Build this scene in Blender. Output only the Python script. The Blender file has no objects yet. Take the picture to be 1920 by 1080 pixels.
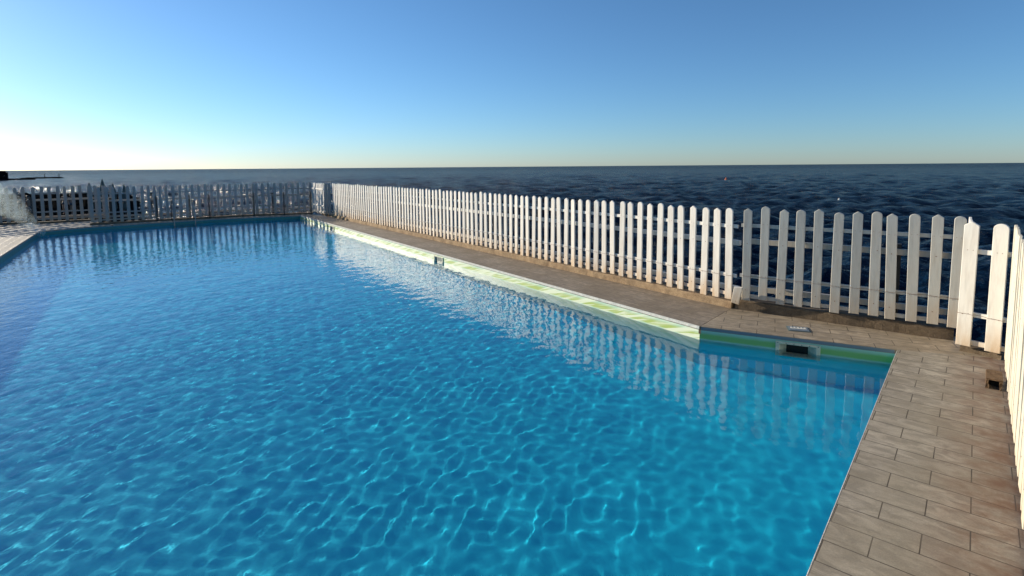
import bpy, bmesh, math, random
import numpy as np
from mathutils import Matrix, Vector
random.seed(7)
R = math.radians
scene = bpy.context.scene
col = scene.collection

# ------------------------------------------------------------------ camera
EYE = 1.5
cam = bpy.data.cameras.new("camera")
camo = bpy.data.objects.new("camera", cam); col.objects.link(camo)
_f, _cx, _cy = 1000.0, 960.0, 403.0
_roll = math.atan(15/1920.0); _p = math.atan((_cy-312.5)/_f)
fwd = Vector((0, math.cos(_p), -math.sin(_p))); r0 = Vector((1, 0, 0)); u0 = r0.cross(fwd)
right = math.cos(_roll)*r0 - math.sin(_roll)*u0
up = math.sin(_roll)*r0 + math.cos(_roll)*u0
m = Matrix((right, up, -fwd)).transposed().to_4x4()
m.translation = Vector((0, 0, EYE))
camo.matrix_world = m
cam.sensor_width = 36; cam.lens = 36*_f/1920; cam.shift_y = -(540-_cy)/1920
cam.clip_start = 0.02; cam.clip_end = 60000
scene.camera = camo

def ray(x, y):
    return fwd*_f + right*(x-_cx) - up*(y-_cy)
def un(x, y, z=0.0):                       # a point of a level plane
    d = ray(x, y); t = (z-EYE)/d.z
    return Vector((t*d.x, t*d.y, z))
def at_depth(x, y, dist):
    d = ray(x, y); k = dist/math.hypot(d.x, d.y)
    return Vector((d.x*k, d.y*k, EYE+d.z*k))

# ------------------------------------------------------------------ light
SUN_AZ, SUN_EL = -60.0, 14.3               # degrees, azimuth clockwise from +Y
world = bpy.data.worlds.new("World"); scene.world = world; world.use_nodes = True
wn = world.node_tree.nodes; wl = world.node_tree.links
sky = wn.new("ShaderNodeTexSky"); sky.sky_type = 'NISHITA'; sky.sun_disc = False
sky.sun_elevation = R(SUN_EL); sky.sun_rotation = R(SUN_AZ)
sky.air_density = 0.9; sky.dust_density = 0.18; sky.ozone_density = 6.0
bg = wn["Background"]; bg.inputs[1].default_value = 0.09
hs = wn.new("ShaderNodeHueSaturation"); hs.inputs["Saturation"].default_value = .98; hs.inputs["Hue"].default_value = .495
wl.new(sky.outputs[0], hs.inputs["Color"]); wl.new(hs.outputs[0], bg.inputs[0])
sl = bpy.data.lights.new("sun", 'SUN'); sl.energy = 4.9; sl.angle = R(0.8); sl.color = (1, 0.87, 0.68)
so = bpy.data.objects.new("sun", sl); col.objects.link(so)
sd = Vector((math.sin(R(SUN_AZ))*math.cos(R(SUN_EL)), math.cos(R(SUN_AZ))*math.cos(R(SUN_EL)), math.sin(R(SUN_EL))))
so.rotation_euler = sd.to_track_quat('Z', 'Y').to_euler()
so.location = (-10, 10, 10)
sl.cycles.is_caustics_light = True
scene.view_settings.view_transform = 'Standard'
scene.view_settings.look = 'None'
scene.view_settings.gamma = 1
scene.view_settings.exposure = 0.75
scene.render.engine = 'CYCLES'
scene.cycles.max_bounces = 10
scene.cycles.transmission_bounces = 8
scene.cycles.caustics_refractive = True
scene.cycles.caustics_reflective = False
scene.cycles.sample_clamp_indirect = 6

# ------------------------------------------------------------------ materials
def mat(name, color=(.5, .5, .5), rough=.6, metal=0.0, spec=.5):
    mt = bpy.data.materials.new(name); mt.use_nodes = True
    b = mt.node_tree.nodes["Principled BSDF"]
    b.inputs["Base Color"].default_value = (*color, 1)
    b.inputs["Roughness"].default_value = rough
    b.inputs["Metallic"].default_value = metal
    b.inputs["Specular IOR Level"].default_value = spec
    return mt
class NT:
    def __init__(s, mt): s.t = mt.node_tree; s.b = s.t.nodes["Principled BSDF"]
    def n(s, k, **kw):
        o = s.t.nodes.new(k)
        for a, v in kw.items(): setattr(o, a, v)
        return o
    def l(s, a, b): s.t.links.new(a, b)
    def math(s, op, a, b=None, clamp=False):
        o = s.n("ShaderNodeMath", operation=op); o.use_clamp = clamp
        for i, v in enumerate((a, b)):
            if v is None: continue
            if isinstance(v, (int, float)): o.inputs[i].default_value = v
            else: s.l(v, o.inputs[i])
        return o.outputs[0]
    def mapping(s, vec, loc=(0, 0, 0), rot=(0, 0, 0), sc=(1, 1, 1)):
        o = s.n("ShaderNodeMapping"); s.l(vec, o.inputs[0])
        o.inputs[1].default_value = loc; o.inputs[2].default_value = rot; o.inputs[3].default_value = sc
        return o.outputs[0]
    def noise(s, vec, scale, detail=4, rough=.55, dist=0):
        o = s.n("ShaderNodeTexNoise"); s.l(vec, o.inputs["Vector"])
        o.inputs["Scale"].default_value = scale; o.inputs["Detail"].default_value = detail
        o.inputs["Roughness"].default_value = rough; o.inputs["Distortion"].default_value = dist
        return o.outputs[0]
    def ramp(s, fac, stops):
        o = s.n("ShaderNodeValToRGB"); s.l(fac, o.inputs[0]); e = o.color_ramp.elements
        while len(e) < len(stops): e.new(.5)
        for q, (p, c) in zip(e, stops):
            q.position = p; q.color = (*c, 1) if len(c) == 3 else c
        return o.outputs[0]
    def mix(s, fac, a, b, mode='MIX'):
        o = s.n("ShaderNodeMix", data_type='RGBA', blend_type=mode)
        for i, v in ((0, fac), (6, a), (7, b)):
            if isinstance(v, (int, float)): o.inputs[i].default_value = v
            elif isinstance(v, tuple): o.inputs[i].default_value = (*v, 1)
            else: s.l(v, o.inputs[i])
        return o.outputs[2]
    def bump(s, h, strength=.3, dist=.01, normal=None):
        o = s.n("ShaderNodeBump"); s.l(h, o.inputs["Height"])
        o.inputs["Strength"].default_value = strength; o.inputs["Distance"].default_value = dist
        if normal: s.l(normal, o.inputs["Normal"])
        return o.outputs[0]
    def pos(s): return s.n("ShaderNodeNewGeometry").outputs["Position"]
    def obj(s): return s.n("ShaderNodeTexCoord").outputs["Object"]
    def xyz(s, v): o = s.n("ShaderNodeSeparateXYZ"); s.l(v, o.inputs[0]); return o.outputs

def tile_mat(name, ang, off, c1, c2, mortar, w=.297, h=.1475, msize=.0028, stain=True, joint=1.0):
    mt = mat(name, rough=.62, spec=.35); t = NT(mt); p = t.pos()
    v = t.mapping(p, rot=(0, 0, ang)); v = t.mapping(v, loc=(off[0], off[1], 0))
    br = t.n("ShaderNodeTexBrick"); t.l(v, br.inputs["Vector"])
    br.offset = .5; br.inputs["Scale"].default_value = 1
    br.inputs["Brick Width"].default_value = w; br.inputs["Row Height"].default_value = h
    br.inputs["Mortar Size"].default_value = msize; br.inputs["Mortar Smooth"].default_value = .15
    br.inputs["Bias"].default_value = 0
    br.inputs["Color1"].default_value = (*c1, 1); br.inputs["Color2"].default_value = (*c2, 1)
    br.inputs["Mortar"].default_value = (*mortar, 1)
    st = t.noise(t.mapping(v, sc=(9, 19, 7)), 1.0, 6, .65, .8)
    cl = t.noise(p, 2.3, 4, .6)
    fine = t.noise(p, 160, 3, .6)
    c = t.mix(t.math('MULTIPLY', t.ramp(st, [(.40, (0, 0, 0)), (.58, (1, 1, 1))]), .75), br.outputs[0], tuple(x*.48 for x in c1))
    c = t.mix(t.math('MULTIPLY', t.ramp(cl, [(.42, (0, 0, 0)), (.62, (1, 1, 1))]), .6), c, (c2[0]*.62, c2[1]*.60, c2[2]*.55))
    c = t.mix(.35, c, t.ramp(fine, [(.3, (.35, .35, .35)), (.7, (1, 1, 1))]), 'MULTIPLY')
    if stain:      # rusty dirt washed off the fence foot
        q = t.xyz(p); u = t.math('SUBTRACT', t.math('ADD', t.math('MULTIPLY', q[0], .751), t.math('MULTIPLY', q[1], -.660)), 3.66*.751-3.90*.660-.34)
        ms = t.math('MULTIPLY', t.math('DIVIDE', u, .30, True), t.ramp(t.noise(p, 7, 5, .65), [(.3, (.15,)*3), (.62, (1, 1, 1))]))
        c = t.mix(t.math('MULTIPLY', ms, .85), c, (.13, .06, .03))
    # joints of uneven depth and dirt
    jn = t.ramp(t.noise(p, 3.1, 2, .5), [(.35, (.25,)*3), (.6, (1, 1, 1))])
    c = t.mix(t.math('MULTIPLY', t.math('MULTIPLY', br.outputs[1], jn), joint), c, mortar)
    t.l(c, t.b.inputs["Base Color"])
    inv = t.math('SUBTRACT', 1.0, t.math('MULTIPLY', br.outputs[1], joint))
    hgt = t.math('ADD', t.math('MULTIPLY', inv, 1.0), t.math('MULTIPLY', st, .5))
    t.l(t.bump(hgt, .8, .004), t.b.inputs["Normal"])
    t.l(t.math('ADD', t.math('MULTIPLY', cl, .3), .42), t.b.inputs["Roughness"])
    return mt

M = {}
RA = R(41.0)
TC1, TC2 = (.45, .40, .32), (.39, .35, .285)
M['deck'] = tile_mat('paving_tiles_side', RA, (.237+.297, -2.479+.1475*20), TC1, TC2, (.06, .048, .036), msize=.0024)
M['deck_strip'] = tile_mat('paving_tiles_recess', R(26.2), (.1, .06), (.44, .36, .26), (.36, .30, .22), (.04, .03, .022), joint=.9, stain=False)
M['deck_long'] = tile_mat('worn_paving_long_side', R(54.4), (0, 0), (.34, .28, .21), (.29, .235, .175), (.06, .045, .035), w=.297, h=.1475, joint=.45, stain=False)
M['deck_pale'] = tile_mat('pale_paving', R(54.9), (0, 0), (.50, .44, .35), (.42, .37, .30), (.15, .12, .1), joint=.5, stain=False)

def concrete(name, a, b, scale=9, spec=.2):
    mt = mat(name, rough=.9, spec=spec); t = NT(mt); p = t.pos()
    n1 = t.noise(p, scale, 6, .65); n2 = t.noise(p, scale*9, 4, .7)
    c = t.ramp(n1, [(.3, a), (.7, b)])
    c = t.mix(.5, c, t.ramp(n2, [(.35, (.4, .38, .35)), (.6, (1, 1, 1))]), 'MULTIPLY')
    t.l(c, t.b.inputs["Base Color"])
    t.l(t.bump(t.math('ADD', n1, t.math('MULTIPLY', n2, .5)), .9, .012), t.b.inputs["Normal"])
    return mt
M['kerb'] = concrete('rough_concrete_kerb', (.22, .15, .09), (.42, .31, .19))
M['kerb_dark'] = concrete('shaded_concrete_kerb', (.10, .075, .05), (.20, .15, .10))  # darker copy of the kerb concrete, shade of the unlit kerbs in its colour
M['rock'] = concrete('wet_rock', (.005, .005, .005), (.014, .013, .012), 1.2, 0)
M['seawall'] = concrete('seawall_concrete', (.12, .10, .08), (.25, .22, .18), 3)

def paint(name, base=(.72, .71, .66), stain=.6, stain_h=.22, warm=(.42, .26, .12)):
    mt = mat(name, base, .5, 0, .35); t = NT(mt); o = t.obj(); z = t.xyz(o)[2]
    oi = t.n("ShaderNodeObjectInfo").outputs["Random"]
    comb = t.n("ShaderNodeCombineXYZ"); t.l(t.math('MULTIPLY', oi, 30.0), comb.inputs[0])
    va = t.n("ShaderNodeVectorMath", operation='ADD'); t.l(o, va.inputs[0]); t.l(comb.outputs[0], va.inputs[1])
    v = va.outputs[0]
    g = t.noise(t.mapping(v, sc=(40, 40, 5)), 1.0, 5, .6)
    blot = t.noise(t.mapping(v, sc=(14, 14, 4)), 1.0, 5, .65)
    c = t.mix(t.ramp(g, [(.45, (0, 0, 0)), (.75, (.5,)*3)]), base, tuple(v*.6 for v in base))
    low = t.math('MULTIPLY', t.math('SUBTRACT', 1.0, t.math('DIVIDE', z, stain_h), True), stain, True)
    s = t.math('MULTIPLY', t.ramp(blot, [(.3, (0, 0, 0)), (.62, (1, 1, 1))]), t.math('ADD', low, .14), True)
    c = t.mix(s, c, warm)
    grime = t.math('MULTIPLY', low, .45, True)
    c = t.mix(grime, c, (.55, .42, .26))
    t.l(c, t.b.inputs["Base Color"])
    t.l(t.bump(g, .35, .002), t.b.inputs["Normal"])
    return mt
M['white'] = paint('white_painted_wood')
M['white_rust'] = paint('rust_stained_white_paint', stain=.75, stain_h=.26, warm=(.50, .30, .14))
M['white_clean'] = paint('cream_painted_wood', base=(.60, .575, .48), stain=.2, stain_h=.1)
M['white_backlit'] = paint('backlit_white_paint', base=(.26, .27, .27), stain=.35, stain_h=.3)  # white paint darkened to grey for the fences standing against the light
M['white_shade'] = paint('shaded_white_paint', base=(.44, .45, .425), stain=.3, stain_h=.25)  # white paint of the recess fence with its shade put into the colour
M['beam'] = paint('weathered_beam', base=(.55, .50, .42), stain=.2, stain_h=.1, warm=(.35, .22, .12))
M["rust"] = mat("rust", (.16, .075, .035), .9)
M['post'] = mat('dark_post', (.03, .028, .026), .7)
M['plastic'] = concrete('yellowed_plastic', (.62, .62, .48), (.80, .78, .64), 30)
M['dark'] = mat('dark_hole', (.008, .01, .01), .8)
M['flap'] = mat('grey_flap', (.08, .12, .12), .5)
M['lid'] = mat('blue_grey_lid', (.13, .17, .21), .6)
M['steel'] = mat('dull_steel', (.16, .17, .17), .3, 1.0)
M['clay'] = concrete('clay_block', (.11, .07, .04), (.20, .13, .08), 25)
M['lip'] = concrete('white_edge_trim', (.62, .63, .58), (.78, .78, .72), 20)
M['skin'] = mat('skin', (.25, .14, .09), .6)
M['trunks'] = mat('dark_swimwear', (.02, .03, .05), .7)
M['hair'] = mat('dark_hair', (.015, .01, .008), .6)
M['canvas'] = mat('grey_green_canvas', (.07, .09, .085), .8)
M['orange'] = mat('orange_plastic', (.75, .16, .05), .45)
M['buoy_white'] = mat('white_plastic', (.8, .8, .8), .4)

WATER_Z = -.128
# pool wall: painted aqua, algae-stained band above the water line, sun caustics painted in as streaks
def wall_mat(name, clean, alga, caustic, under, white=.0):
    mt = mat(name, rough=.45, spec=.4); t = NT(mt); p = t.pos(); z = t.xyz(p)[2]
    uv = t.n("ShaderNodeUVMap").outputs[0]; q = t.xyz(uv)
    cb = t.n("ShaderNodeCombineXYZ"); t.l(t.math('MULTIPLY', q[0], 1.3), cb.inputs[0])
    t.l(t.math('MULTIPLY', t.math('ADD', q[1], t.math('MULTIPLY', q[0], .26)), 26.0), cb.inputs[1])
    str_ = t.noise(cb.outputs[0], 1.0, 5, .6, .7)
    fine = t.noise(t.mapping(uv, sc=(9, 22, 1)), 1.0, 4, .6, .5)
    zz = t.math('ADD', z, t.math('MULTIPLY', t.math('SUBTRACT', fine, .5), .012))
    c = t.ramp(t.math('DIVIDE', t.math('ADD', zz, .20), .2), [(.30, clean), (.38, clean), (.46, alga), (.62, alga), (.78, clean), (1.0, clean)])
    if white: c = t.mix(t.math('MULTIPLY', t.ramp(str_, [(.44, (0, 0, 0)), (.53, (1, 1, 1))]), white), c, caustic)
    isd = t.math('MULTIPLY', t.math('SUBTRACT', WATER_Z-.02, z), 9.0, True)
    t.l(t.mix(isd, c, t.mix(fine, under, tuple(v*1.15 for v in under))), t.b.inputs["Base Color"])
    return mt
M['wall_sun'] = wall_mat('pool_wall_painted_caustics', (.42, .60, .47), (.36, .46, .13), (.72, .77, .60), (.10, .45, .55), .85)
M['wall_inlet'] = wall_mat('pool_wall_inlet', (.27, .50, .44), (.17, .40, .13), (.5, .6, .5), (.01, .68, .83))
M['wall_far'] = wall_mat('pool_wall_far', (.015, .19, .22), (.02, .19, .17), (.5, .6, .5), (.01, .40, .55))  # shaded copy of the wall paint, the shade darkened into its colour
mt = mat('pool_floor_paint', rough=.6, spec=.3); t = NT(mt); p = t.pos()
n1 = t.noise(p, .9, 4, .6); n2 = t.noise(p, 14, 3, .6)
c = t.ramp(n1, [(.3, (.006, .62, .96)), (.7, (.01, .68, .98))])  # blue paint, brightened to stand in for light scattered in the water
spots = t.ramp(n2, [(.72, (0, 0, 0)), (.80, (1, 1, 1))])
c = t.mix(t.math('MULTIPLY', spots, .25), c, (.10, .30, .20))
t.l(c, t.b.inputs["Base Color"])
M['pool_floor'] = mt

# pool water: one refractive interface
mt = bpy.data.materials.new('pool_water_surface'); mt.use_nodes = True
t = mt.node_tree; t.nodes.clear()
out = t.nodes.new("ShaderNodeOutputMaterial"); gl = t.nodes.new("ShaderNodeBsdfGlass")
gl.inputs["IOR"].default_value = 1.33; gl.inputs["Roughness"].default_value = 0.0
gl.inputs["Color"].default_value = (.93, .99, 1, 1)
g_ = t.nodes.new("ShaderNodeNewGeometry"); mp = t.nodes.new("ShaderNodeMapping"); mp.inputs[2].default_value = (0, 0, R(48)); mp.inputs[3].default_value = (1.0, .55, 1)
nz = t.nodes.new("ShaderNodeTexNoise"); nz.inputs["Scale"].default_value = 9; nz.inputs["Detail"].default_value = 3; nz.inputs["Roughness"].default_value = .5
bp = t.nodes.new("ShaderNodeBump"); bp.inputs["Strength"].default_value = 1.0; bp.inputs["Distance"].default_value = .0065
# the wind leaves the sheltered inlet calm
vm = t.nodes.new("ShaderNodeVectorMath"); vm.operation = 'DISTANCE'; vm.inputs[1].default_value = (3.0, 4.0, -.128)
mr = t.nodes.new("ShaderNodeMapRange"); mr.inputs[1].default_value = .8; mr.inputs[2].default_value = 5.0; mr.inputs[3].default_value = .06; mr.inputs[4].default_value = 1.0
t.links.new(g_.outputs["Position"], vm.inputs[0]); t.links.new(vm.outputs["Value"], mr.inputs[0]); t.links.new(mr.outputs[0], bp.inputs["Strength"])
t.links.new(g_.outputs["Position"], mp.inputs[0]); t.links.new(mp.outputs[0], nz.inputs["Vector"]); t.links.new(nz.outputs[0], bp.inputs["Height"])
t.links.new(bp.outputs[0], gl.inputs["Normal"])
t.links.new(gl.outputs[0], out.inputs[0])
M['pool_water'] = mt

# sea
mt = mat('sea_water_surface', (.002, .015, .042), .12, 0, .10); t = NT(mt); p = t.pos()
t.b.inputs["IOR"].default_value = 1.33
dist = t.n("ShaderNodeVectorMath", operation='LENGTH'); t.l(p, dist.inputs[0]); D_ = dist.outputs["Value"]
b1 = t.noise(t.mapping(p, rot=(0, 0, R(20)), sc=(.55, 1.5, 1)), 1.3, 6, .62, .3)
b2 = t.noise(t.mapping(p, rot=(0, 0, R(20)), sc=(.05, .16, .1)), 1.0, 7, .68, .3)
h = t.math('ADD', t.math('MULTIPLY', b1, 1.25), t.math('MULTIPLY', b2, 3.6))
h = t.math('MULTIPLY', h, t.math('ADD', 1.0, t.math('MINIMUM', t.math('DIVIDE', D_, 75.0), 30.0)))
t.l(t.bump(h, 1.0, 1.0), t.b.inputs["Normal"])
zf = t.xyz(p)[2]
foam_n = t.noise(t.mapping(p, sc=(.6, 1.0, 1)), 1.1, 8, .7, .6)
foam_l = t.noise(t.mapping(p, sc=(.05, .09, .1)), 1.0, 3, .5)
fm = t.math('MULTIPLY', t.ramp(foam_n, [(.60, (0, 0, 0)), (.68, (1, 1, 1))]), t.ramp(foam_l, [(.52, (0, 0, 0)), (.62, (1, 1, 1))]))
near = t.math('SUBTRACT', 1.0, t.math('DIVIDE', D_, 75.0), True)
fm = t.math('MULTIPLY', fm, near, True)
t.l(t.mix(fm, (.002, .015, .042), (.7, .75, .78)), t.b.inputs["Base Color"])
far_r = t.math('MULTIPLY', t.math('DIVIDE', D_, 900.0, True), .10)
t.l(t.math('ADD', t.math('ADD', t.math('MULTIPLY', fm, .6), .15), far_r), t.b.inputs["Roughness"])
# a ruffled sea never mirrors fully at grazing angles: wave slopes hide one another
nd = [l_.from_socket for l_ in t.t.links if l_.to_socket == t.b.inputs["Normal"]][0]
cl_ = [l_.from_socket for l_ in t.t.links if l_.to_socket == t.b.inputs["Base Color"]][0]
df = t.n("ShaderNodeBsdfDiffuse"); t.l(cl_, df.inputs["Color"]); t.l(nd, df.inputs["Normal"])
mx = t.n("ShaderNodeMixShader"); mx.inputs[0].default_value = .74
t.l(df.outputs[0], mx.inputs[1]); t.l(t.b.outputs[0], mx.inputs[2])
om = [n_ for n_ in t.t.nodes if n_.type == 'OUTPUT_MATERIAL'][0]; t.l(mx.outputs[0], om.inputs["Surface"])
M['sea'] = mt

# ------------------------------------------------------------------ helpers
def tag(o, label=None, cat=None, group=None, kind=None):
    if label: o['label'] = label
    if cat: o['category'] = cat
    if group: o['group'] = group
    if kind: o['kind'] = kind
    return o
def link(name, bm_or_me, mats, parent=None, smooth=False):
    if isinstance(bm_or_me, bmesh.types.BMesh):
        me = bpy.data.meshes.new(name); bm_or_me.normal_update(); bm_or_me.to_mesh(me); bm_or_me.free()
    else: me = bm_or_me
    if not isinstance(mats, (list, tuple)): mats = [mats]
    for q in mats: me.materials.append(q)
    if smooth:
        for f_ in me.polygons: f_.use_smooth = True
    o = bpy.data.objects.new(name, me); col.objects.link(o)
    if parent: o.parent = parent
    return o
def empty(name, loc, rz=0):
    o = bpy.data.objects.new(name, None); col.objects.link(o); o.location = loc; o.rotation_euler = (0, 0, rz)
    o.empty_display_size = .1
    return o
def prism(bm, pts, z0, z1, mi=0):
    a = [bm.verts.new((p[0], p[1], z0)) for p in pts]; b = [bm.verts.new((p[0], p[1], z1)) for p in pts]
    n = len(pts); area = sum(pts[i][0]*pts[(i+1) % n][1]-pts[(i+1) % n][0]*pts[i][1] for i in range(n))
    fs = [bm.faces.new(b if area > 0 else b[::-1]), bm.faces.new(a[::-1] if area > 0 else a)]
    for i in range(n):
        j = (i+1) % n; q = [a[i], a[j], b[j], b[i]]
        fs.append(bm.faces.new(q if area > 0 else q[::-1]))
    for f_ in fs: f_.material_index = mi
    return fs
def box(bm, x0, x1, y0, y1, z0, z1, mi=0): return prism(bm, [(x0, y0), (x1, y0), (x1, y1), (x0, y1)], z0, z1, mi)
def tube(bm, pts, r, seg=8, mi=0):
    rings = []
    pts = [Vector(p) for p in pts]
    for i, p in enumerate(pts):
        d = (pts[min(i+1, len(pts)-1)]-pts[max(i-1, 0)]).normalized()
        a = d.cross(Vector((0, 0, 1)));
        if a.length < .05: a = d.cross(Vector((0, 1, 0)))
        a.normalize(); b = d.cross(a); rr = r[i] if isinstance(r, (list, tuple)) else r
        rings.append([bm.verts.new(p+a*math.cos(k*2*math.pi/seg)*rr+b*math.sin(k*2*math.pi/seg)*rr) for k in range(seg)])
    for q, w in zip(rings, rings[1:]):
        for k in range(seg):
            bm.faces.new([q[k], q[(k+1) % seg], w[(k+1) % seg], w[k]]).material_index = mi
    bm.faces.new(rings[0][::-1]).material_index = mi; bm.faces.new(rings[-1]).material_index = mi
def V2(x, y): return Vector((x, y))

# ------------------------------------------------------------------ plan of the pool
A = V2(-6.80, 17.05); B = V2(1.746, 4.868); C = V2(3.11, 4.196)
L0 = V2(-8.986, 9.257); LC = V2(-11.75, 13.2)
dl = (L0-LC).normalized(); dc = V2(-.652, -.758).normalized()
den = dl.x*dc.y-dl.y*dc.x; w_ = C-LC
sE = (w_.x*dc.y-w_.y*dc.x)/den
E_ = LC+dl*sE
FAR = [V2(-11.26, 14.155), V2(-9.297, 15.958), V2(-8.011, 16.621)]
pool = [A, B, C, E_, LC]+FAR               # clockwise seen from above
KN = V2(2.167, 5.351)
K0 = V2(2.29, 5.48)                        # kerb corner (long side / recess)
udir = V2(-.5859, .8104).normalized()      # along the long fence, away from the camera
KF = K0+udir*14.4
RE = V2(3.735, 4.405); S0 = V2(3.565, 4.136); S1 = V2(3.70, 3.95)
tdir = V2(-.660, -.751).normalized()
T0 = S1+V2(-.03, -.04)
TE = T0+tdir*6.3
FF = [V2(-11.48, 14.431), V2(-10.25, 15.43), V2(-8.146, 16.904), V2(-6.55, 17.49)]
BK = [V2(-13.42, 14.86), V2(-12.35, 15.72)]
BL = [V2(-15.6, 13.2), V2(-13.75, 15.05)]

def struct(name, bm, mats, smooth=False):
    o = link(name, bm, mats, smooth=smooth); o['kind'] = 'structure'; return o
z0, z1 = -.035, 0.0
bm = bmesh.new(); e2 = C+dc*.0
prism(bm, [C, S1+V2(.12, .02), T0+V2(.10, -.08), TE+V2(.10, -.08), E_+V2(.3, -.9), E_+V2(0, 0)], z0, z1)
struct('pool_deck_side', bm, M['deck'])
dj = (KN-B).normalized(); nj = V2(dj.y, -dj.x)*.005
bm = bmesh.new(); prism(bm, [B-nj*2, B+nj*2, KN+nj*2, KN-nj*2], -.07, -.006); struct('deck_joint', bm, M['kerb_dark'])
bm = bmesh.new(); prism(bm, [B+nj, KN+nj, K0+V2(.05, .05), RE+V2(.10, .08), S0+V2(.25, .05), S1+V2(.12, .02), C], z0, z1)
struct('pool_deck_recess', bm, M['deck_strip'])
bm = bmesh.new(); prism(bm, [A, KF+V2(-.3, .3), KF+V2(.1, .1), K0+V2(.05, .05), KN, B], z0, z1)
struct('pool_deck_long', bm, M['deck_long'])
bm = bmesh.new()
prism(bm, [LC, E_, E_+V2(.3, -.9), E_+V2(-3.0, -1.2), L0+V2(-4.5, -2.5), BL[0]+V2(-.3, 0), BL[1]+V2(0, .25), BK[0]+V2(-.1, .12), BK[1]+V2(0, .2), FF[0]+V2(-.12, .12), FF[1]+V2(-.1, .1), FF[2]+V2(-.1, .1), FF[3]+V2(-.1, .2), KF+V2(-.3, .3), A, FAR[2], FAR[1], FAR[0]], z0, z1)
struct('pool_deck_far', bm, M['deck_pale'])

# kerbs
def kerb(name, pts, w, h, m_, side):
    bm = bmesh.new()
    for P, Q in zip(pts, pts[1:]):
        d = (Q-P).normalized(); n = V2(-d.y, d.x)*side
        L = (Q-P).length; k = max(2, int(L/.12)); rows = []
        for i in range(k+1):
            c = P+d*(L*i/k); j = random.uniform(-.008, .008); hz = h+random.uniform(-.008, .006)
            rows.append([bm.verts.new((*(c+n*j), .0)), bm.verts.new((*(c+n*(j+.006)), hz-.012)), bm.verts.new((*(c+n*(j+.02)), hz)), bm.verts.new((*(c+n*w), hz)), bm.verts.new((*(c+n*w), .0))])
        for r_, s_ in zip(rows, rows[1:]):
            for q in range(4): bm.faces.new([r_[q], s_[q], s_[q+1], r_[q+1]])
        bm.faces.new(rows[0]); bm.faces.new(rows[-1][::-1])
    bmesh.ops.recalc_face_normals(bm, faces=bm.faces)
    return struct(name, bm, m_)
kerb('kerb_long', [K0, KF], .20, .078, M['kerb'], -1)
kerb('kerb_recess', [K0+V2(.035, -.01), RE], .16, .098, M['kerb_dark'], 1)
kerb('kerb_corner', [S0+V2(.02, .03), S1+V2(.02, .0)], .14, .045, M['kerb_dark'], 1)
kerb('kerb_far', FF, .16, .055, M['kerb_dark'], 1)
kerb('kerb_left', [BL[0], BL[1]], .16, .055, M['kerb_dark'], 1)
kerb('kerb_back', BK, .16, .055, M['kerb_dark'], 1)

# sea wall under the terrace
outer = [K0+V2(.22, .2), KF+V2(.25, .2), KF+V2(-.2, .7), FF[2]+V2(-.2, .3), FF[1]+V2(-.2, .3), FF[0]+V2(-.2, .3), BK[1]+V2(-.1, .3), BK[0]+V2(-.3, .3), BL[1]+V2(-.1, .4), BL[0]+V2(-.4, .1), L0+V2(-4.6, -2.5), E_+V2(-3.1, -1.5), E_+V2(.4, -1.2), TE+V2(.4, -.25), T0+V2(.35, -.1), S1+V2(.3, .05), RE+V2(.25, .2)]
bm = bmesh.new(); n = len(outer)
va = [bm.verts.new((*p, -.036)) for p in outer]; vb = [bm.verts.new((*(p), -3.6)) for p in outer]
for i in range(n): bm.faces.new([va[i], va[(i+1) % n], vb[(i+1) % n], vb[i]])
# top rim between slab edge and wall, as a thin ledge with the pool cut out of it
bmesh.ops.recalc_face_normals(bm, faces=bm.faces)
struct('seawall', bm, M['seawall'])

# pool basin
FLOOR = -.78
skims = []
bm = bmesh.new(); uvl = bm.loops.layers.uv.new("UVMap")
def wall(P, Q, holes=(), mi=0):
    L = (Q-P).length; d = (Q-P)/L
    ss = sorted({0.0, L, *[h[0] for h in holes], *[h[1] for h in holes]})
    zs = sorted({-.035, FLOOR, *[h[2] for h in holes], *[h[3] for h in holes]})
    for a, b in zip(ss, ss[1:]):
        for c, e in zip(zs, zs[1:]):
            if any(h[0] <= a and b <= h[1] and h[2] <= c and e <= h[3] for h in holes): continue
            q = [(a, c), (b, c), (b, e), (a, e)]
            f_ = bm.faces.new([bm.verts.new((*(P+d*s), zq)) for s, zq in q]); f_.material_index = mi
            for lp, (s, zq) in zip(f_.loops, q): lp[uvl].uv = (s, zq)
hz = (-.235, -.065)
LAB = (A-B).length
# skimmers: distance from B towards A
sk_ab = [5.27, 11.45]
sk_bc = .81
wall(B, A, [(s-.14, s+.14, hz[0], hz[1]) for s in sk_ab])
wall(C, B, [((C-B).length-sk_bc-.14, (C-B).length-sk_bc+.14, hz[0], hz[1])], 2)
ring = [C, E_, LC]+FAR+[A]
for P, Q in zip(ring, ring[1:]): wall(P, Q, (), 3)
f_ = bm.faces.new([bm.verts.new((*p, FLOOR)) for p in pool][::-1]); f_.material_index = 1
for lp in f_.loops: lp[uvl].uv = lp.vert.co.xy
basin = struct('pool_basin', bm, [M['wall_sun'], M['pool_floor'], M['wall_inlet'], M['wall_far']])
basin.cycles.is_caustics_receiver = True

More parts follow.
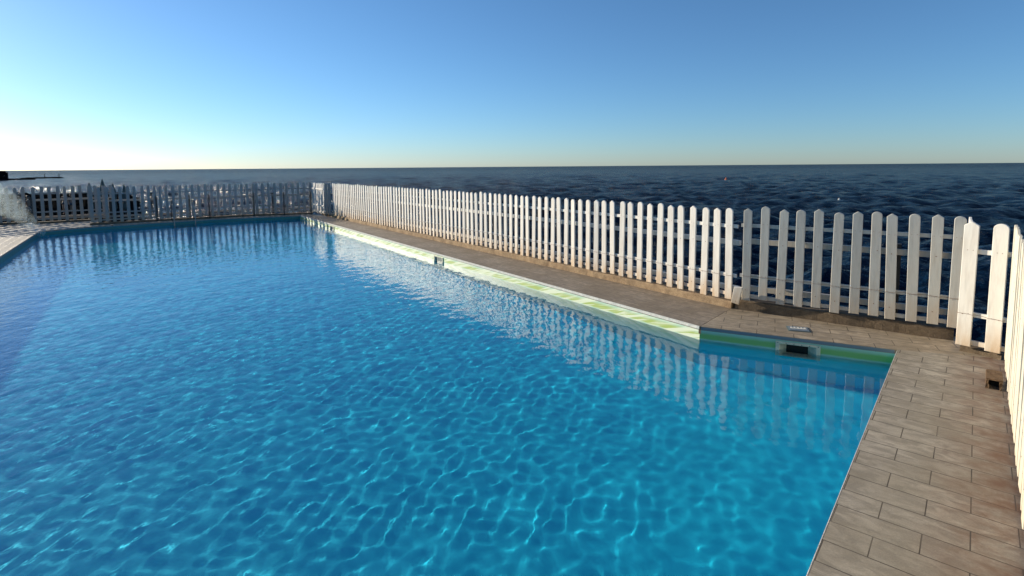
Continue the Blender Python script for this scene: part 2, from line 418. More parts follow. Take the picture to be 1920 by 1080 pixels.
# white edge trim along the long sunlit side
bm = bmesh.new(); d = (A-B).normalized(); n = V2(d.y, -d.x)
if (V2(-3, 8)-B).dot(n) < 0: n = -n
nin = n
prism(bm, [B, A, A+nin*.012, B+nin*.012], -.024, .003)
struct('coping_edge_long', bm, M['lip'])
bm = bmesh.new(); d = (C-B).normalized(); n = V2(d.y, -d.x)
if (V2(0, 3)-B).dot(n) < 0: n = -n
nbc = n
prism(bm, [B+d*.012, C-d*.02, C-d*.02+n*.006, B+d*.012+n*.006], -.030, -.004)
struct('coping_edge_recess', bm, M['lid'])
bm = bmesh.new(); d = (E_-C).normalized(); n = V2(d.y, -d.x)
if (V2(-1, 3)-C).dot(n) < 0: n = -n
L = (E_-C).length
prism(bm, [C+d*.02, E_-d*.03, E_-d*.03+n*.003, C+d*.02+n*.003], -.028, .0008)
struct('coping_edge_side', bm, M['lip'])

# ------------------------------------------------------------------ water of the pool (real ripples)
def point_in(px, py, poly):
    ins = np.zeros(px.shape, bool); n = len(poly)
    for i in range(n):
        x1, y1 = poly[i]; x2, y2 = poly[(i+1) % n]
        c = ((y1 > py) != (y2 > py)) & (px < (x2-x1)*(py-y1)/(y2-y1+1e-12)+x1)
        ins ^= c
    return ins
cen = sum(pool, V2(0, 0))/len(pool)
def offset_poly(poly, d_):
    res = []; n = len(poly)
    for i in range(n):
        p0, p1, p2 = poly[i-1], poly[i], poly[(i+1) % n]
        e1 = (p1-p0).normalized(); e2 = (p2-p1).normalized()
        n1 = V2(-e1.y, e1.x); n2 = V2(-e2.y, e2.x)
        b = (n1+n2).normalized(); k = d_/max(.4, b.dot(n1)); res.append(p1+b*k)
    return res
grown = offset_poly(pool, .06)
rng = np.random.default_rng(5)
waves = []
for i in range(90):
    lam = .075*(1.0/.075)**(rng.random()**1.5)
    th = R(-50)+rng.normal()*.75                   # ripples run from the far left towards the camera
    if rng.random() < .25: th = rng.random()*2*math.pi
    amp = .000060*(lam/.15)**.85*rng.uniform(.5, 1.3)*(.7 if lam > .5 else 1)
    waves.append((2*math.pi/lam*math.cos(th), 2*math.pi/lam*math.sin(th), rng.random()*6.28, amp, lam))
def ripple(x, y):
    # calmer in the sheltered recess corner
    dd = np.hypot(x-3.0, y-4.0); s = np.clip((dd-.6)/3.0, 0, 1); calm = .14+.86*s
    z = np.zeros_like(x)
    for kx, ky, ph, a, lam in waves:
        z += a*np.sin(kx*x+ky*y+ph+.6*np.sin(.9*x+ph)+.5*np.sin(.7*y-ph))*(calm if lam < .5 else (.5+.5*calm))
    return z
STEP = .019
xs = np.arange(-12.0, 3.4, STEP); ys = np.arange(-1.2 if E_.y > -1.5 else E_.y-.2, 17.3, STEP)
ys = np.arange(E_.y-.2, 17.3, STEP)
X, Y = np.meshgrid(xs, ys); inside = point_in(X, Y, [tuple(p) for p in grown])
cell = inside[:-1, :-1] | inside[1:, :-1] | inside[:-1, 1:] | inside[1:, 1:]
used = np.zeros_like(inside); used[:-1, :-1] |= cell; used[1:, :-1] |= cell; used[:-1, 1:] |= cell; used[1:, 1:] |= cell
idx = -np.ones(X.shape, int); idx[used] = np.arange(used.sum())
co = np.stack([X[used], Y[used], ripple(X[used], Y[used])+WATER_Z], 1)
jj, ii = np.nonzero(cell)
quads = np.stack([idx[jj, ii], idx[jj, ii+1], idx[jj+1, ii+1], idx[jj+1, ii]], 1)
def np_mesh(name, co, quads):
    me = bpy.data.meshes.new(name); me.vertices.add(len(co)); me.vertices.foreach_set("co", co.astype(np.float32).ravel())
    me.loops.add(quads.size); me.loops.foreach_set("vertex_index", quads.astype(np.int32).ravel())
    me.polygons.add(len(quads)); me.polygons.foreach_set("loop_start", np.arange(0, quads.size, 4, dtype=np.int32))
    me.update(calc_edges=True); me.polygons.foreach_set("use_smooth", np.ones(len(quads), bool)); me.validate()
    return me
wat = link('pool_water', np_mesh('pool_water', co, quads), M['pool_water']); wat['kind'] = 'structure'
wat.cycles.is_caustics_caster = True

# ------------------------------------------------------------------ sea
SEA = -2.8
sw = []
for i in range(130):
    lam = .7*(22/.7)**(rng.random()**1.2); th = R(-70)+rng.normal()*.6
    amp = .0112*lam**.7*rng.uniform(.4, 1.2)*(.4 if lam > 9 else 1.25 if lam < 5 else 1)
    sw.append((2*math.pi/lam*math.cos(th), 2*math.pi/lam*math.sin(th), rng.random()*6.28, amp, lam))
nr, na = 1000, 1000
rr = 3.0*(9000/3.0)**(np.linspace(0, 1, nr)**1.0)
aa = np.linspace(R(-100), R(100), na)
RR, AA = np.meshgrid(rr, aa, indexing='ij'); SX, SY = RR*np.sin(AA), RR*np.cos(AA)
spacing = np.maximum(RR*(math.log(3000)/nr), RR*(R(200)/na)*.5)
SZ = np.zeros_like(SX)
for kx, ky, ph, a, lam in sw:
    fade = np.clip((lam/spacing-2)/3, 0, 1)
    s_ = np.sin(kx*SX+ky*SY+ph)
    SZ += a*fade*(s_+.25*np.cos(2*(kx*SX+ky*SY+ph)))
SZ += SEA
ix = np.arange(nr*na).reshape(nr, na)
q = np.stack([ix[:-1, :-1], ix[:-1, 1:], ix[1:, 1:], ix[1:, :-1]], -1).reshape(-1, 4)[:, ::-1]
sea = link('sea', np_mesh('sea', np.stack([SX, SY, SZ], -1).reshape(-1, 3), q), M['sea']); sea['kind'] = 'structure'
bm = bmesh.new()    # the open sea out to the horizon and behind
ro, ri = 45000, 8950
for i in range(96):
    a, b = i*2*math.pi/96, (i+1)*2*math.pi/96
    bm.faces.new([bm.verts.new((r_*math.sin(t_), r_*math.cos(t_), SEA-.05)) for r_, t_ in ((ri, a), (ri, b), (ro, b), (ro, a))])
bm2 = [bm.verts.new((r_*math.sin(t_), r_*math.cos(t_), SEA-.3)) for r_, t_ in [(0, 0)]]
ang = [R(99.5)+R(161)*i/24 for i in range(25)]
for a, b in zip(ang, ang[1:]):
    bm.faces.new([bm.verts.new((0, 0, SEA-.3)), bm.verts.new((8950*math.sin(a), 8950*math.cos(a), SEA-.05)), bm.verts.new((8950*math.sin(b), 8950*math.cos(b), SEA-.05))])
bmesh.ops.recalc_face_normals(bm, faces=bm.faces)
for f_ in bm.faces:
    if f_.normal.z < 0: f_.normal_flip()
struct('open_sea', bm, M['sea'])

# ------------------------------------------------------------------ pickets and fences
PW, PT = .078, .019
def picket_mesh(name, h, kind, mats, w=PW, nails=(), seed=0, slant=None):
    rnd = random.Random(seed); bm = bmesh.new()
    prof = [(-w/2, 0), (w/2, 0)]
    if kind == 'round':
        prof += [(w/2*math.cos(a), h-w*.42+w*.42*math.sin(a)) for a in [math.pi*i/10 for i in range(11)]]
    elif kind == 'point':
        prof += [(w/2, h-w*.34), (w*.06, h-.002), (-w*.06, h-.002), (-w/2, h-w*.34)]
    else:
        prof += [(w/2, h), (-w/2, h-slant)]
    fr = [bm.verts.new((x, -PT/2, z)) for x, z in prof]; bk = [bm.verts.new((x, PT/2, z)) for x, z in prof]
    n = len(prof)
    bm.faces.new(fr); bm.faces.new(bk[::-1])
    for i in range(n): bm.faces.new([fr[i], bk[i], bk[(i+1) % n], fr[(i+1) % n]])
    bmesh.ops.recalc_face_normals(bm, faces=bm.faces)
    bmesh.ops.bevel(bm, geom=[e for e in bm.edges if abs(e.verts[0].co.y-e.verts[1].co.y) < 1e-6], offset=.003, segments=1, affect='EDGES')
    for x, z, r_ in nails:
        ctr = bm.verts.new((x, -PT/2-.0022, z)); rg = [bm.verts.new((x+r_*math.cos(k*math.pi/4), -PT/2-.0012, z+r_*math.sin(k*math.pi/4))) for k in range(8)]
        for k in range(8): bm.faces.new([ctr, rg[k], rg[(k+1) % 8]]).material_index = 1
    me = bpy.data.meshes.new(name); bm.normal_update(); bm.to_mesh(me); bm.free()
    for q in mats: me.materials.append(q)
    return me
def nails_for(rails, beams, rnd):
    out = []
    for z in rails: out += [(-.018+rnd.uniform(-.006, .006), z+rnd.uniform(-.008, .008), .0028), (.018+rnd.uniform(-.006, .006), z+rnd.uniform(-.008, .008), .0028)]
    for z in beams: out.append((rnd.uniform(-.012, .012), z+rnd.uniform(-.01, .01), .0042))
    return out
def fence(label, P, Q, zb, h, positions, face, mw, mb=None, rails=(.06, .26, .78), rail_h=.036, beams=(.11, .60), posts=(), wire=True, cat='fence', front_posts=(), jitter=1.0, first_round=False, bevelcap=True, over=(.03, .03), w=PW):
    """P->Q base line; face=+1 when the pickets face to the right of P->Q"""
    d = (Q-P).normalized(); L = (Q-P).length
    if face < 0:      # walk the other way so that local -Y faces the pool
        P, Q = Q, P; d = -d; positions = [L-s for s in positions][::-1]
        posts = [L-s for s in posts]; front_posts = [L-s for s in front_posts]; over = over[::-1]
    root = empty('picket_fence', (P.x, P.y, 0), math.atan2(d.y, d.x))
    tag(root, label, cat)
    rnd = random.Random(int(L*1000))
    var = []
    for k in range(6):
        nl = nails_for((rails[1], rails[2]), beams if k % 2 else (), rnd)
        var.append((picket_mesh('picket', h, 'round', [mw, M['rust']], w, nl, k), picket_mesh('picket', h, 'point', [mw, M['rust']], w, nl, k)))
    wb = bmesh.new(); wpts = []
    for i, s in enumerate(positions):
        me = var[rnd.randrange(6)][(i+(0 if first_round else 1)) % 2]
        o = bpy.data.objects.new('picket', me); col.objects.link(o); o.parent = root
        o.location = (s, rnd.uniform(-.002, .002)*jitter, zb+rnd.gauss(0, .007)*jitter)
        o.rotation_euler = (rnd.uniform(-.006, .006)*jitter, rnd.gauss(0, .009)*jitter, rnd.gauss(0, .03)*jitter)
        if wire:
            z = zb+rails[1]+rnd.uniform(-.004, .004); y = -PT/2-.0035
            wpts += [(s-w/2-.010, PT/2-.002, z+rnd.uniform(-.003, .003)), (s-w/2-.003, y+.004, z+.002), (s-w/2+.004, y, z), (s, y-.001, z+rnd.uniform(-.004, .004)), (s+w/2-.004, y, z+rnd.uniform(-.003, .003)), (s+w/2+.003, y+.004, z-.002), (s+w/2+.010, PT/2-.002, z)]
    if wire: tube(wb, wpts, .0014, 5)
    if wire: link('wire', wb, M['rust'], root)
    else: wb.free()
    lo, hi = positions[0]-w/2-over[0], positions[-1]+w/2+over[1]
    for z in rails:
        bm = bmesh.new(); box(bm, lo, hi, PT/2+.0015, PT/2+.0225, zb+z-rail_h/2, zb+z+rail_h/2)
        link('rail', bm, mw, root)
    if beams:
        for z in beams:
            bm = bmesh.new(); box(bm, lo+.01, hi-.01, .075, .115, zb+z-.026, zb+z+.026); link('beam', bm, mb or M['beam'], root)
        for s in posts:
            bm = bmesh.new(); box(bm, s-.035, s+.035, .118, .188, -.5, zb+.66); link('post', bm, M['post'], root)
    for s in front_posts:
        bm = bmesh.new(); tube(bm, [(s, -.07, 0), (s, -.07, .74)], .02, 8); box(bm, s-.02, s+.02, -.05, -.012, .62, .65)
        link('support_post', bm, M['post'], root)
    return root

SP = .1515
# long fence, sunlit
n1 = 88
posL = [.11+SP*i for i in range(n1)]
fl = fence('long white picket fence in full sun running beside the pool out to the far corner', K0+V2(.028, .03)+udir*(-.06), K0+V2(.028, .03)+udir*14, .082, .965,
      posL, -1, M['white_rust'], M['white'], posts=[1.9+1.9*i for i in range(7)])
# broken picket foot hanging askew at the near end
me = picket_mesh('broken_picket', .20, 'cut', [M['white'], M['rust']], .078, [(0, .03, .004)], 1, .02)
for o_ in fl.children:
    pass
o = bpy.data.objects.new('broken_picket', me); col.objects.link(o); o.parent = fl
Pn = un(1369, 564); loc = Vector((K0.x+.02, K0.y-.045, .068))
rz = fl.rotation_euler.z
inv = Matrix.Rotation(-rz, 4, 'Z') @ Matrix.Translation(-Vector(fl.location))
o.location = inv @ loc; o.rotation_euler = (.16, 0.20, .25)

# recess fence facing the camera
Ra = V2(2.411, 5.385); Rb = V2(3.713, 4.421)
posR = [-.012, .148, .308, .464, .618, .772, .928, 1.076, 1.20, 1.352, 1.50, 1.636]
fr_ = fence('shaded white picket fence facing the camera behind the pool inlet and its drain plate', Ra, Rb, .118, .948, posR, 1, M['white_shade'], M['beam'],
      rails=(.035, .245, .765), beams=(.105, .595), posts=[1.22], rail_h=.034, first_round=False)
# the narrow bay beyond it, edge on
fence('narrow fence return seen edge on between the shaded fence and the two separate pickets', V2(3.60, 4.165), V2(3.80, 4.40), .075, .975, [.0, .135, .27], -1, M['white'],
      rails=(.04, .25, .78), beams=(), wire=False, over=(0, 0))
# two pickets at the corner
fence('separate two picket panel at the terrace corner left of the bright side fence', S0+V2(.0, -.005), S1+V2(0, -.005), .055, .99, [.012, .190], 1, M['white'],
      rails=(.035, .26, .76), beams=(), w=.092, over=(-.02, .03))
# right fence, in full sun next to the camera
fence('bright cream picket fence along the right edge of the picture beside the tiled walkway', T0+V2(.03, -.02), TE+V2(.03, -.02), .03, 1.01, [.03+SP*.93*i for i in range(42)], 1, M['white_clean'], M['white_clean'],
      rails=(.06, .26, .80), beams=(.14, .62), posts=[1.0, 2.8, 4.6], w=.086, wire=False)
# far corner
Pc = K0+udir*13.42+V2(.028, .03)
fence('short shaded fence piece facing the camera at the far corner of the terrace', Pc+V2(-.02, 0), Pc+V2(-.23, .03), .07, .965, [.05, .15], -1, M['white_backlit'],
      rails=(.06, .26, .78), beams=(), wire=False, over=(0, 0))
Pd = Pc+V2(-.27, .12)
fence('short row of sunlit pickets in the far corner beyond the shaded post', Pd, Pd+udir*1.45, .07, .965, [.06+.17*i for i in range(8)], 1, M['white'],
      rails=(.06, .26, .78), beams=(), wire=False, over=(0, 0), front_posts=[0])
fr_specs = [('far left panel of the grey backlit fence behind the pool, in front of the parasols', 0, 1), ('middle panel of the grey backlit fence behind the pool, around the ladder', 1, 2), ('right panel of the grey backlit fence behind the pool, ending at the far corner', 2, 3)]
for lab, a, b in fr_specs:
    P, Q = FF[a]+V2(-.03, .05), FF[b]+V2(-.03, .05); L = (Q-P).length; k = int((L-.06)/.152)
    fence(lab, P, Q, .062, .975, [.055+(L-.11)*i/(k-1) for i in range(k)], 1, M['white_backlit'], M['white_backlit'], wire=False,
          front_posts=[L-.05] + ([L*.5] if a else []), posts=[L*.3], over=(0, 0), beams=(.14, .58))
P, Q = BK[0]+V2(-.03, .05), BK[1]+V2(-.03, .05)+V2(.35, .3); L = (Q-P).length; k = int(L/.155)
fence('set back grey fence panel left of the front row, beyond the pool corner', P, Q, .062, .985, [.05+(L-.1)*i/(k-1) for i in range(k)], 1, M['white_backlit'], M['white_backlit'], wire=False, front_posts=[.0], over=(0, 0))
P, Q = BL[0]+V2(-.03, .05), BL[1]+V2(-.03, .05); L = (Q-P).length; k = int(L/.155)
fence('leftmost grey fence panel cut by the left edge of the picture behind the spray', P, Q, .062, .965, [.05+(L-.1)*i/(k-1) for i in range(k)], 1, M['white_backlit'], M['white_backlit'], wire=False, over=(0, 0))

# ------------------------------------------------------------------ skimmers
def skimmer(label, P, d, n, width=.34):
    """P centre of the opening on the wall (z=0), d along the wall, n into the pool"""
    root = empty('skimmer', (P.x, P.y, -.15), math.atan2(d.y, d.x)); tag(root, label, 'skimmer', 'skimmer openings in the pool wall')
    s = 1 if V2(-d.y, d.x).dot(n) < 0 else -1       # local -Y must face into the pool
    if s < 0: root.rotation_euler.z += math.pi
    bm = bmesh.new(); a, b = .14, .172; z0, z1, t0, t1 = -.085, .085, -.115, .102
    box(bm, -b, -a, -.012, .004, t0, t1); box(bm, a, b, -.012, .004, t0, t1)
    box(bm, -a, a, -.012, .004, z1, t1); box(bm, -a, a, -.012, .004, t0, z0)
    bmesh.ops.bevel(bm, geom=[e for e in bm.edges if e.calc_length() > .1], offset=.002, segments=1, affect='EDGES')
    link('frame', bm, M['plastic'], root)
    bm = bmesh.new(); D = .085; c_ = .085
    for q in ([(-a, 0, z0), (-c_, D, z0), (-c_, D, z1), (-a, 0, z1)], [(a, 0, z0), (a, 0, z1), (c_, D, z1), (c_, D, z0)],
              [(-a, 0, z1), (-c_, D, z1), (c_, D, z1), (a, 0, z1)], [(-a, 0, z0), (a, 0, z0), (c_, D, z0), (-c_, D, z0)]):
        bm.faces.new([bm.verts.new(v) for v in q])
    link('throat', bm, M['plastic'], root)
    bm = bmesh.new(); box(bm, -c_-.01, c_+.01, D+.001, D+.01, z0, z1); link('shadowed_back', bm, M['dark'], root)
    bm = bmesh.new()
    for x in (-.155, -.09, -.03, .03, .09, .155):
        for z in (t1-.008,):
            tube(bm, [(x, -.012, z), (x, -.0145, z)], .004, 8)
    for z in (-.04, .02): 
        for x in (-.156, .156): tube(bm, [(x, -.012, z), (x, -.0145, z)], .004, 8)
    link('screws', bm, M['steel'], root)
    return root
dbc = (C-B).normalized(); dab = (A-B).normalized()
skimmer('pale skimmer opening in the shaded green inlet wall below the deck plate', B+dbc*sk_bc, dbc, nbc)
skimmer('near skimmer in the sunlit pool wall, halfway down the long side', B+dab*sk_ab[0], dab, nin)
skimmer('tiny far skimmer in the sunlit pool wall, close to the far corner', B+dab*sk_ab[1], dab, nin)
for o_ in [x for x in bpy.data.objects if x.name.startswith('skimmer')][1:]:
    bm = bmesh.new(); box(bm, -.135, .135, .012, .02, -.08, .08); link('flap', bm, M['flap'], o_)

# drain plate on the deck
P = V2(2.607, 4.755); root = empty('access_plate', (P.x, P.y, .0), R(-19)); tag(root, 'small blue grey skimmer lid set in the paving above the inlet', 'access plate')
bm = bmesh.new(); box(bm, -.092, .092, -.078, .078, .0005, .0035)
link('frame', bm, M['flap'], root)
bm = bmesh.new(); box(bm, -.080, .080, -.064, .064, .004, .0075); link('lid', bm, M['lid'], root)
bm = bmesh.new()
box(bm, -.066, .066, -.012, .012, .008, .0095)
for i in range(5):
    x = -.056+.028*i; box(bm, x-.007, x+.007, .012, .040, .008, .0095)
link('slots', bm, M['lip'], root)

# hollow clay block by the right fence
P = un(1862, 722); root = empty('clay_block', (P.x, P.y, 0), math.atan2(tdir.y, tdir.x)); root.scale = (.8, .85, .8); tag(root, 'small worn hollow clay block at the foot of the right fence', 'block')
bm = bmesh.new(); pts = [(-.14, -.042), (.12, -.05), (.13, .05), (-.13, .055)]
box(bm, -.13, .12, -.045, .05, .075, .09); box(bm, -.13, .12, -.045, -.028, 0, .075); box(bm, -.13, .12, .034, .05, 0, .075)
bmesh.ops.subdivide_edges(bm, edges=bm.edges[:], cuts=2, use_grid_fill=True)
for v in bm.verts: v.co += Vector((random.uniform(-.003, .003), random.uniform(-.003, .003), random.uniform(-.003, .002) if v.co.z > .01 else 0))
link('shell', bm, M['clay'], root)
bm = bmesh.new(); box(bm, .02, .025, -.0275, .0335, .001, .0745); link('hollow', bm, M['dark'], root)

# ------------------------------------------------------------------ ladder at the far edge
Pl = (un(326, 413.5)+un(361, 411.8))/2; P2 = V2(Pl.x, Pl.y)
a_, b_ = FAR[0], FAR[1]; dd = (b_-a_).normalized(); P2 = a_+dd*((P2-a_).dot(dd))
root = empty('pool_ladder', (P2.x, P2.y, 0), math.atan2(dd.y, dd.x)); tag(root, 'dull steel pool ladder with two curved handrails on the far pool edge', 'pool ladder')
for x in (-.27, .27):
    bm = bmesh.new()
    pts = [(x, .22, 0), (x, .22, .35), (x, .19, .50), (x, .10, .60), (x, 0, .60), (x, -.07, .52), (x, -.10, .36), (x, -.10, -1.0)]
    tube(bm, pts, .014, 10); link('handrail', bm, M['steel'], root, smooth=True)
for z in (-.25, -.5, -.75):
    bm = bmesh.new(); box(bm, -.255, .255, -.13, -.07, z-.012, z+.012); link('tread', bm, M['steel'], root)

# ------------------------------------------------------------------ shore beyond the fence
bm = bmesh.new()
nx, ny = 90, 30; vs = {}
pl, pr_ = -62, -24
for i in range(nx+1):
    for j in range(ny+1):
        u_, v_ = i/nx, j/ny
        y = 40+v_*42; x = y*(-1.2+u_*.53)
        e = min(u_, 1-u_, v_, 1-v_)*8; e = min(1, e)
        z = SEA-.5+e*(1.5+.22*math.sin(x*1.3+y*.7)*math.cos(y*1.7)+random.uniform(-.14, .2))
        vs[i, j] = bm.verts.new((x+random.uniform(-.15, .15), y+random.uniform(-.3, .3), z))
for i in range(nx):
    for j in range(ny): bm.faces.new([vs[i, j], vs[i+1, j], vs[i+1, j+1], vs[i, j+1]])
struct('rocky_shore', bm, M['rock'])

def person(label, x, yfoot, dist, h=1.72, pose='stand', turn=0.0, top=None):
    d = ray(x, 400); k = dist/math.hypot(d.x, d.y); base = Vector((d.x*k, d.y*k, SEA+.75))
    me = bpy.data.meshes.new('person'); s = h/1.72
    J = {'pel': (0, 0, .93, .13, .10), 'waist': (0, 0, 1.08, .115, .09), 'chest': (0, -.01, 1.28, .15, .10), 'neck': (0, 0, 1.46, .055, .055), 'head': (0, -.02, 1.58, .085, .10), 'crown': (0, -.01, 1.68, .07, .075)}
    ls = .14 if pose == 'walk' else 0.02
    for q, sg in (('l', -1), ('r', 1)):
        J['hip'+q] = (.09*sg, 0, .86, .09, .09); J['knee'+q] = (.10*sg, -.04-ls*sg*.7, .49, .058, .06); J['ank'+q] = (.11*sg, -ls*sg*1.6+.02, .09, .038, .042); J['toe'+q] = (.12*sg, -ls*sg*1.6-.14, .03, .035, .03)
        J['sh'+q] = (.18*sg, 0, 1.40, .055, .055)
        if pose == 'hips' : J['el'+q] = (.36*sg, .04, 1.16, .042, .042); J['wr'+q] = (.19*sg, -.05, 1.0, .03, .03); J['ha'+q] = (.15*sg, -.1, .97, .032, .03)
        else: J['el'+q] = (.25*sg, .03+ls*sg*.6, 1.13, .042, .042); J['wr'+q] = (.26*sg, -.06+ls*sg, .88, .03, .03); J['ha'+q] = (.26*sg, -.09+ls*sg, .78, .032, .03)
    order = list(J); ed = [('pel', 'waist'), ('waist', 'chest'), ('chest', 'neck'), ('neck', 'head'), ('head', 'crown')]
    for q in 'lr': ed += [('pel', 'hip'+q), ('hip'+q, 'knee'+q), ('knee'+q, 'ank'+q), ('ank'+q, 'toe'+q), ('chest', 'sh'+q), ('sh'+q, 'el'+q), ('el'+q, 'wr'+q), ('wr'+q, 'ha'+q)]
    me.from_pydata([Vector(J[k_][:3])*s for k_ in order], [(order.index(a), order.index(b)) for a, b in ed], [])
    o = bpy.data.objects.new('person', me); col.objects.link(o); o.location = base; o.rotation_euler = (0, 0, turn)
    me.materials.append(M['skin'])
    sk = o.modifiers.new('skin', 'SKIN'); lay = me.skin_vertices[0].data if me.skin_vertices else None
    if lay:
        for i, k_ in enumerate(order): lay[i].radius = (J[k_][3]*s, J[k_][4]*s); lay[i].use_root = (k_ == 'pel')
    sb = o.modifiers.new('sub', 'SUBSURF'); sb.levels = 1; sb.render_levels = 1
    tag(o, label, 'person')
    bm = bmesh.new(); tube(bm, [(0, 0, .80*s), (0, 0, .9*s), (0, 0, 1.02*s)], [.185*s, .18*s, .145*s], 14); c1 = link('swimwear', bm, top or M['trunks'], o, smooth=True)
    bm = bmesh.new(); bmesh.ops.create_uvsphere(bm, u_segments=12, v_segments=8, radius=.105*s)
    for v in bm.verts: v.co = Vector((v.co.x*.95, v.co.y+.012, v.co.z*.85+1.66*s))
    link('hair', bm, M['hair'], o, smooth=True)
    return o
person('bather in dark swimwear seen through the set back fence panel, left one of a pair', 123, 392, 56, 1.75, 'stand', .4)
person('bather with hands on hips through the set back fence panel, right one of a pair', 136, 392, 55, 1.68, 'hips', -.3)
person('bather walking on the rocks behind the spray at the left fence post', 55, 392, 50, 1.8, 'walk', 1.2)
person('bather standing between the closed parasols behind the far fence', 198, 392, 54, 1.75, 'hips', .2)
person('bather standing alone right of the parasols behind the far fence', 286, 392, 50, 1.78, 'stand', -.8)
person('bather seen low through the leftmost fence panel', 40, 392, 60, 1.7, 'stand', .8)

def parasol(label, x, ytip, dist, w):
    tip = at_depth(x, ytip, dist); H_ = tip.z-(SEA+.1)
    root = empty('closed_parasol', (tip.x, tip.y, SEA+.1)); tag(root, label, 'parasol', 'closed parasols on the shore')
    bm = bmesh.new(); tube(bm, [(0, 0, 0), (0, 0, H_-.02)], .03, 8); link('pole', bm, M['post'], root)
    bm = bmesh.new(); seg = 18; rings = []
    prof = [(H_, .012), (H_-.15, w*.35), (H_-.45, w*.78), (H_-.8, w), (H_-1.3, w*.82), (H_-1.7, w*.95), (H_-1.85, w*.55)]
    for z, r_ in prof:
        rings.append([bm.verts.new((r_*(1+.22*math.cos(k*2*math.pi/seg*6))*math.cos(k*2*math.pi/seg), r_*(1+.22*math.cos(k*2*math.pi/seg*6))*math.sin(k*2*math.pi/seg), z)) for k in range(seg)])
    for q, u_ in zip(rings, rings[1:]):
        for k in range(seg): bm.faces.new([q[k], u_[k], u_[(k+1) % seg], q[(k+1) % seg]])
    bm.faces.new(rings[0]); bm.faces.new(rings[-1][::-1])
    link('canopy', bm, M['canvas'], root, smooth=True)
    bm = bmesh.new(); tube(bm, [(0, 0, H_-1.36), (0, 0, H_-1.30)], w*1.02, 12); link('strap', bm, M['post'], root)
    return root
parasol('closed parasol leftmost of four, rising over the joint between the fence panels', 167, 342.5, 44, .15)
parasol('tallest closed parasol, second of the four behind the far fence', 191.5, 335.5, 42, .14)
parasol('closed parasol third of the four behind the far fence', 211, 343.5, 45, .16)
parasol('lowest closed parasol, rightmost of the four behind the far fence', 232.5, 345, 47, .14)

# breakwater and pier head on the left horizon
bm = bmesh.new()
def rough_bar(bm, p0, p1, hw, z0, z1, k=24, jz=.4):
    p0 = V2(p0.x, p0.y); p1 = V2(p1.x, p1.y); d = (p1-p0).normalized(); n = V2(-d.y, d.x); L = (p1-p0).length; rows = []
    for i in range(k+1):
        c = p0+d*(L*i/k); zz = z1-abs(random.gauss(0, jz))*1.0; w = hw*random.uniform(.75, 1.2)
        rows.append([bm.verts.new((*(c+n*w*1.4), z0)), bm.verts.new((*(c+n*w*.5), zz)), bm.verts.new((*(c-n*w*.5), zz+random.uniform(-.1, .1))), bm.verts.new((*(c-n*w*1.4), z0))])
    for a, b in zip(rows, rows[1:]):
        for q in range(3): bm.faces.new([a[q], b[q], b[q+1], a[q+1]])
    bm.faces.new(rows[0]); bm.faces.new(rows[-1][::-1])
rough_bar(bm, un(-200, 342, SEA), un(62, 336.8, SEA), 3, SEA-.5, SEA+.9)
bmesh.ops.recalc_face_normals(bm, faces=bm.faces)
tag(link('breakwater', bm, M['rock']), 'low dark rock breakwater running out from the pier head at left', 'breakwater')
bm = bmesh.new(); rough_bar(bm, un(45, 335.5, SEA), un(114, 333.6, SEA), 2.5, SEA-.5, SEA+.7, 30, .3)
for x in (84, 111):
    p = un(x, 334.6, SEA); tube(bm, [(p.x, p.y, SEA), (p.x, p.y, SEA+2.4)], .18, 6)
bmesh.ops.recalc_face_normals(bm, faces=bm.faces)
tag(link('reef', bm, M['rock']), 'thin dark reef with small markers just below the left horizon', 'reef')
bm = bmesh.new(); p = un(-10, 338, SEA); q = un(14.5, 337.6, SEA); dd_ = V2(q.x-p.x, q.y-p.y).normalized(); nn = V2(-dd_.y, dd_.x)
p2, q2 = V2(p.x, p.y)-dd_*14, V2(q.x, q.y)
prism(bm, [p2, q2, q2+nn*9, p2+nn*9], SEA-.5, SEA+4.2)
bmesh.ops.bevel(bm, geom=[e for e in bm.edges if min(v.co.z for v in e.verts) > SEA+4], offset=.7, segments=3, affect='EDGES')
tag(link('pier_head', bm, M['rock']), 'dark blocky pier head at the left edge on the horizon', 'pier head')

# buoys
p = un(1361, 337.5, SEA); root = empty('marker_buoy', (p.x, p.y, SEA)); tag(root, 'tiny orange buoy floating far out on the dark sea', 'buoy')
bm = bmesh.new(); tube(bm, [(0, 0, -.2), (0, 0, 0), (0, 0, .25), (0, 0, .42)], [.25, .34, .30, .1], 14); link('float', bm, M['orange'], root, smooth=True)
bm = bmesh.new(); tube(bm, [(0, 0, .4), (0, 0, .8)], .05, 8); link('top_mark', bm, M['orange'], root)
p = un(1573, 375, SEA); root = empty('net_float', (p.x, p.y, SEA+.05)); tag(root, 'tiny white float on the sea right of the orange buoy', 'float')
bm = bmesh.new(); bmesh.ops.create_uvsphere(bm, u_segments=12, v_segments=8, radius=.12); link('ball', bm, M['buoy_white'], root, smooth=True)
bm = bmesh.new(); tube(bm, [(0, 0, .10), (0, 0, .2)], .025, 8); link('ring', bm, M['buoy_white'], root)

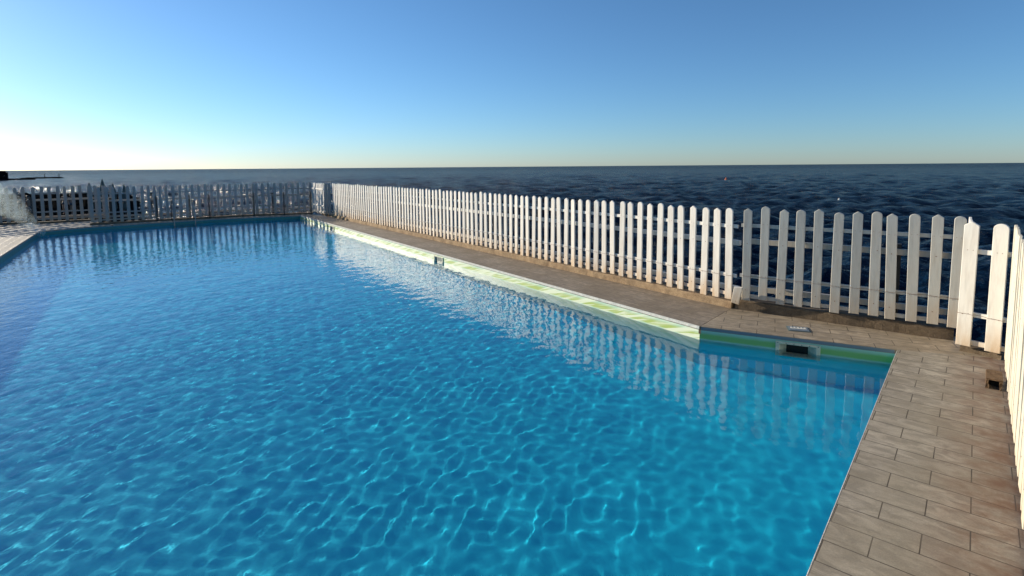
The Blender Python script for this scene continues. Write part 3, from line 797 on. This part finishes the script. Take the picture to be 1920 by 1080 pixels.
# ------------------------------------------------------------------ spray over the left pool corner
mt = bpy.data.materials.new('spray_mist'); mt.use_nodes = True; tt = mt.node_tree; tt.nodes.clear()
out = tt.nodes.new("ShaderNodeOutputMaterial"); pv = tt.nodes.new("ShaderNodeVolumePrincipled")
pv.inputs["Color"].default_value = (.60, .72, .75, 1); pv.inputs["Anisotropy"].default_value = .3
tc = tt.nodes.new("ShaderNodeNewGeometry"); nz = tt.nodes.new("ShaderNodeTexNoise"); nz.inputs["Scale"].default_value = 3.0; nz.inputs["Detail"].default_value = 3
mp = tt.nodes.new("ShaderNodeMapRange"); mp.inputs[1].default_value = .38; mp.inputs[2].default_value = .72; mp.inputs[3].default_value = .0; mp.inputs[4].default_value = .8
tt.links.new(tc.outputs["Position"], nz.inputs["Vector"]); tt.links.new(nz.outputs[0], mp.inputs[0]); tt.links.new(mp.outputs[0], pv.inputs["Density"])
tt.links.new(pv.outputs[0], out.inputs["Volume"])
root = empty('water_spray', (-11.4, 13.0, 0)); tag(root, 'fine water spray arcing down into the left corner of the pool', 'spray')
pts = [at_depth(x, y, d_) for x, y, d_ in ((-60, 352, 15.2), (-20, 368, 16.0), (15, 384, 16.6), (40, 402, 17.0), (60, 424, 17.2), (78, 442, 17.2))]
bm = bmesh.new(); tube(bm, [p_-Vector(root.location) for p_ in pts], [.38, .34, .28, .21, .14, .08], 14); link('mist', bm, mt, root, smooth=True)
bm = bmesh.new(); rs = random.Random(3)
for i in range(1500):
    u_ = rs.random()**.8*(len(pts)-1.001); k = int(u_); c = pts[k].lerp(pts[k+1], u_-k)-Vector(root.location)
    sp = .26*(1-u_/(len(pts)))+.05
    c = c+Vector((rs.gauss(0, sp*.6), rs.gauss(0, sp*.6), rs.gauss(0, sp*.45)))
    s_ = rs.uniform(.002, .006)
    v = [bm.verts.new(c+Vector(q)*s_) for q in ((1, 0, 0), (-1, 0, 0), (0, 1, 0), (0, -1, 0), (0, 0, 1.6), (0, 0, -1.6))]
    for a, b, e in ((0, 2, 4), (2, 1, 4), (1, 3, 4), (3, 0, 4), (2, 0, 5), (1, 2, 5), (3, 1, 5), (0, 3, 5)): bm.faces.new([v[a], v[b], v[e]])
M['drop'] = mat('water_drops', (.8, .88, .9), .1)
o = link('droplets', bm, M['drop'], root); o['kind'] = 'stuff'
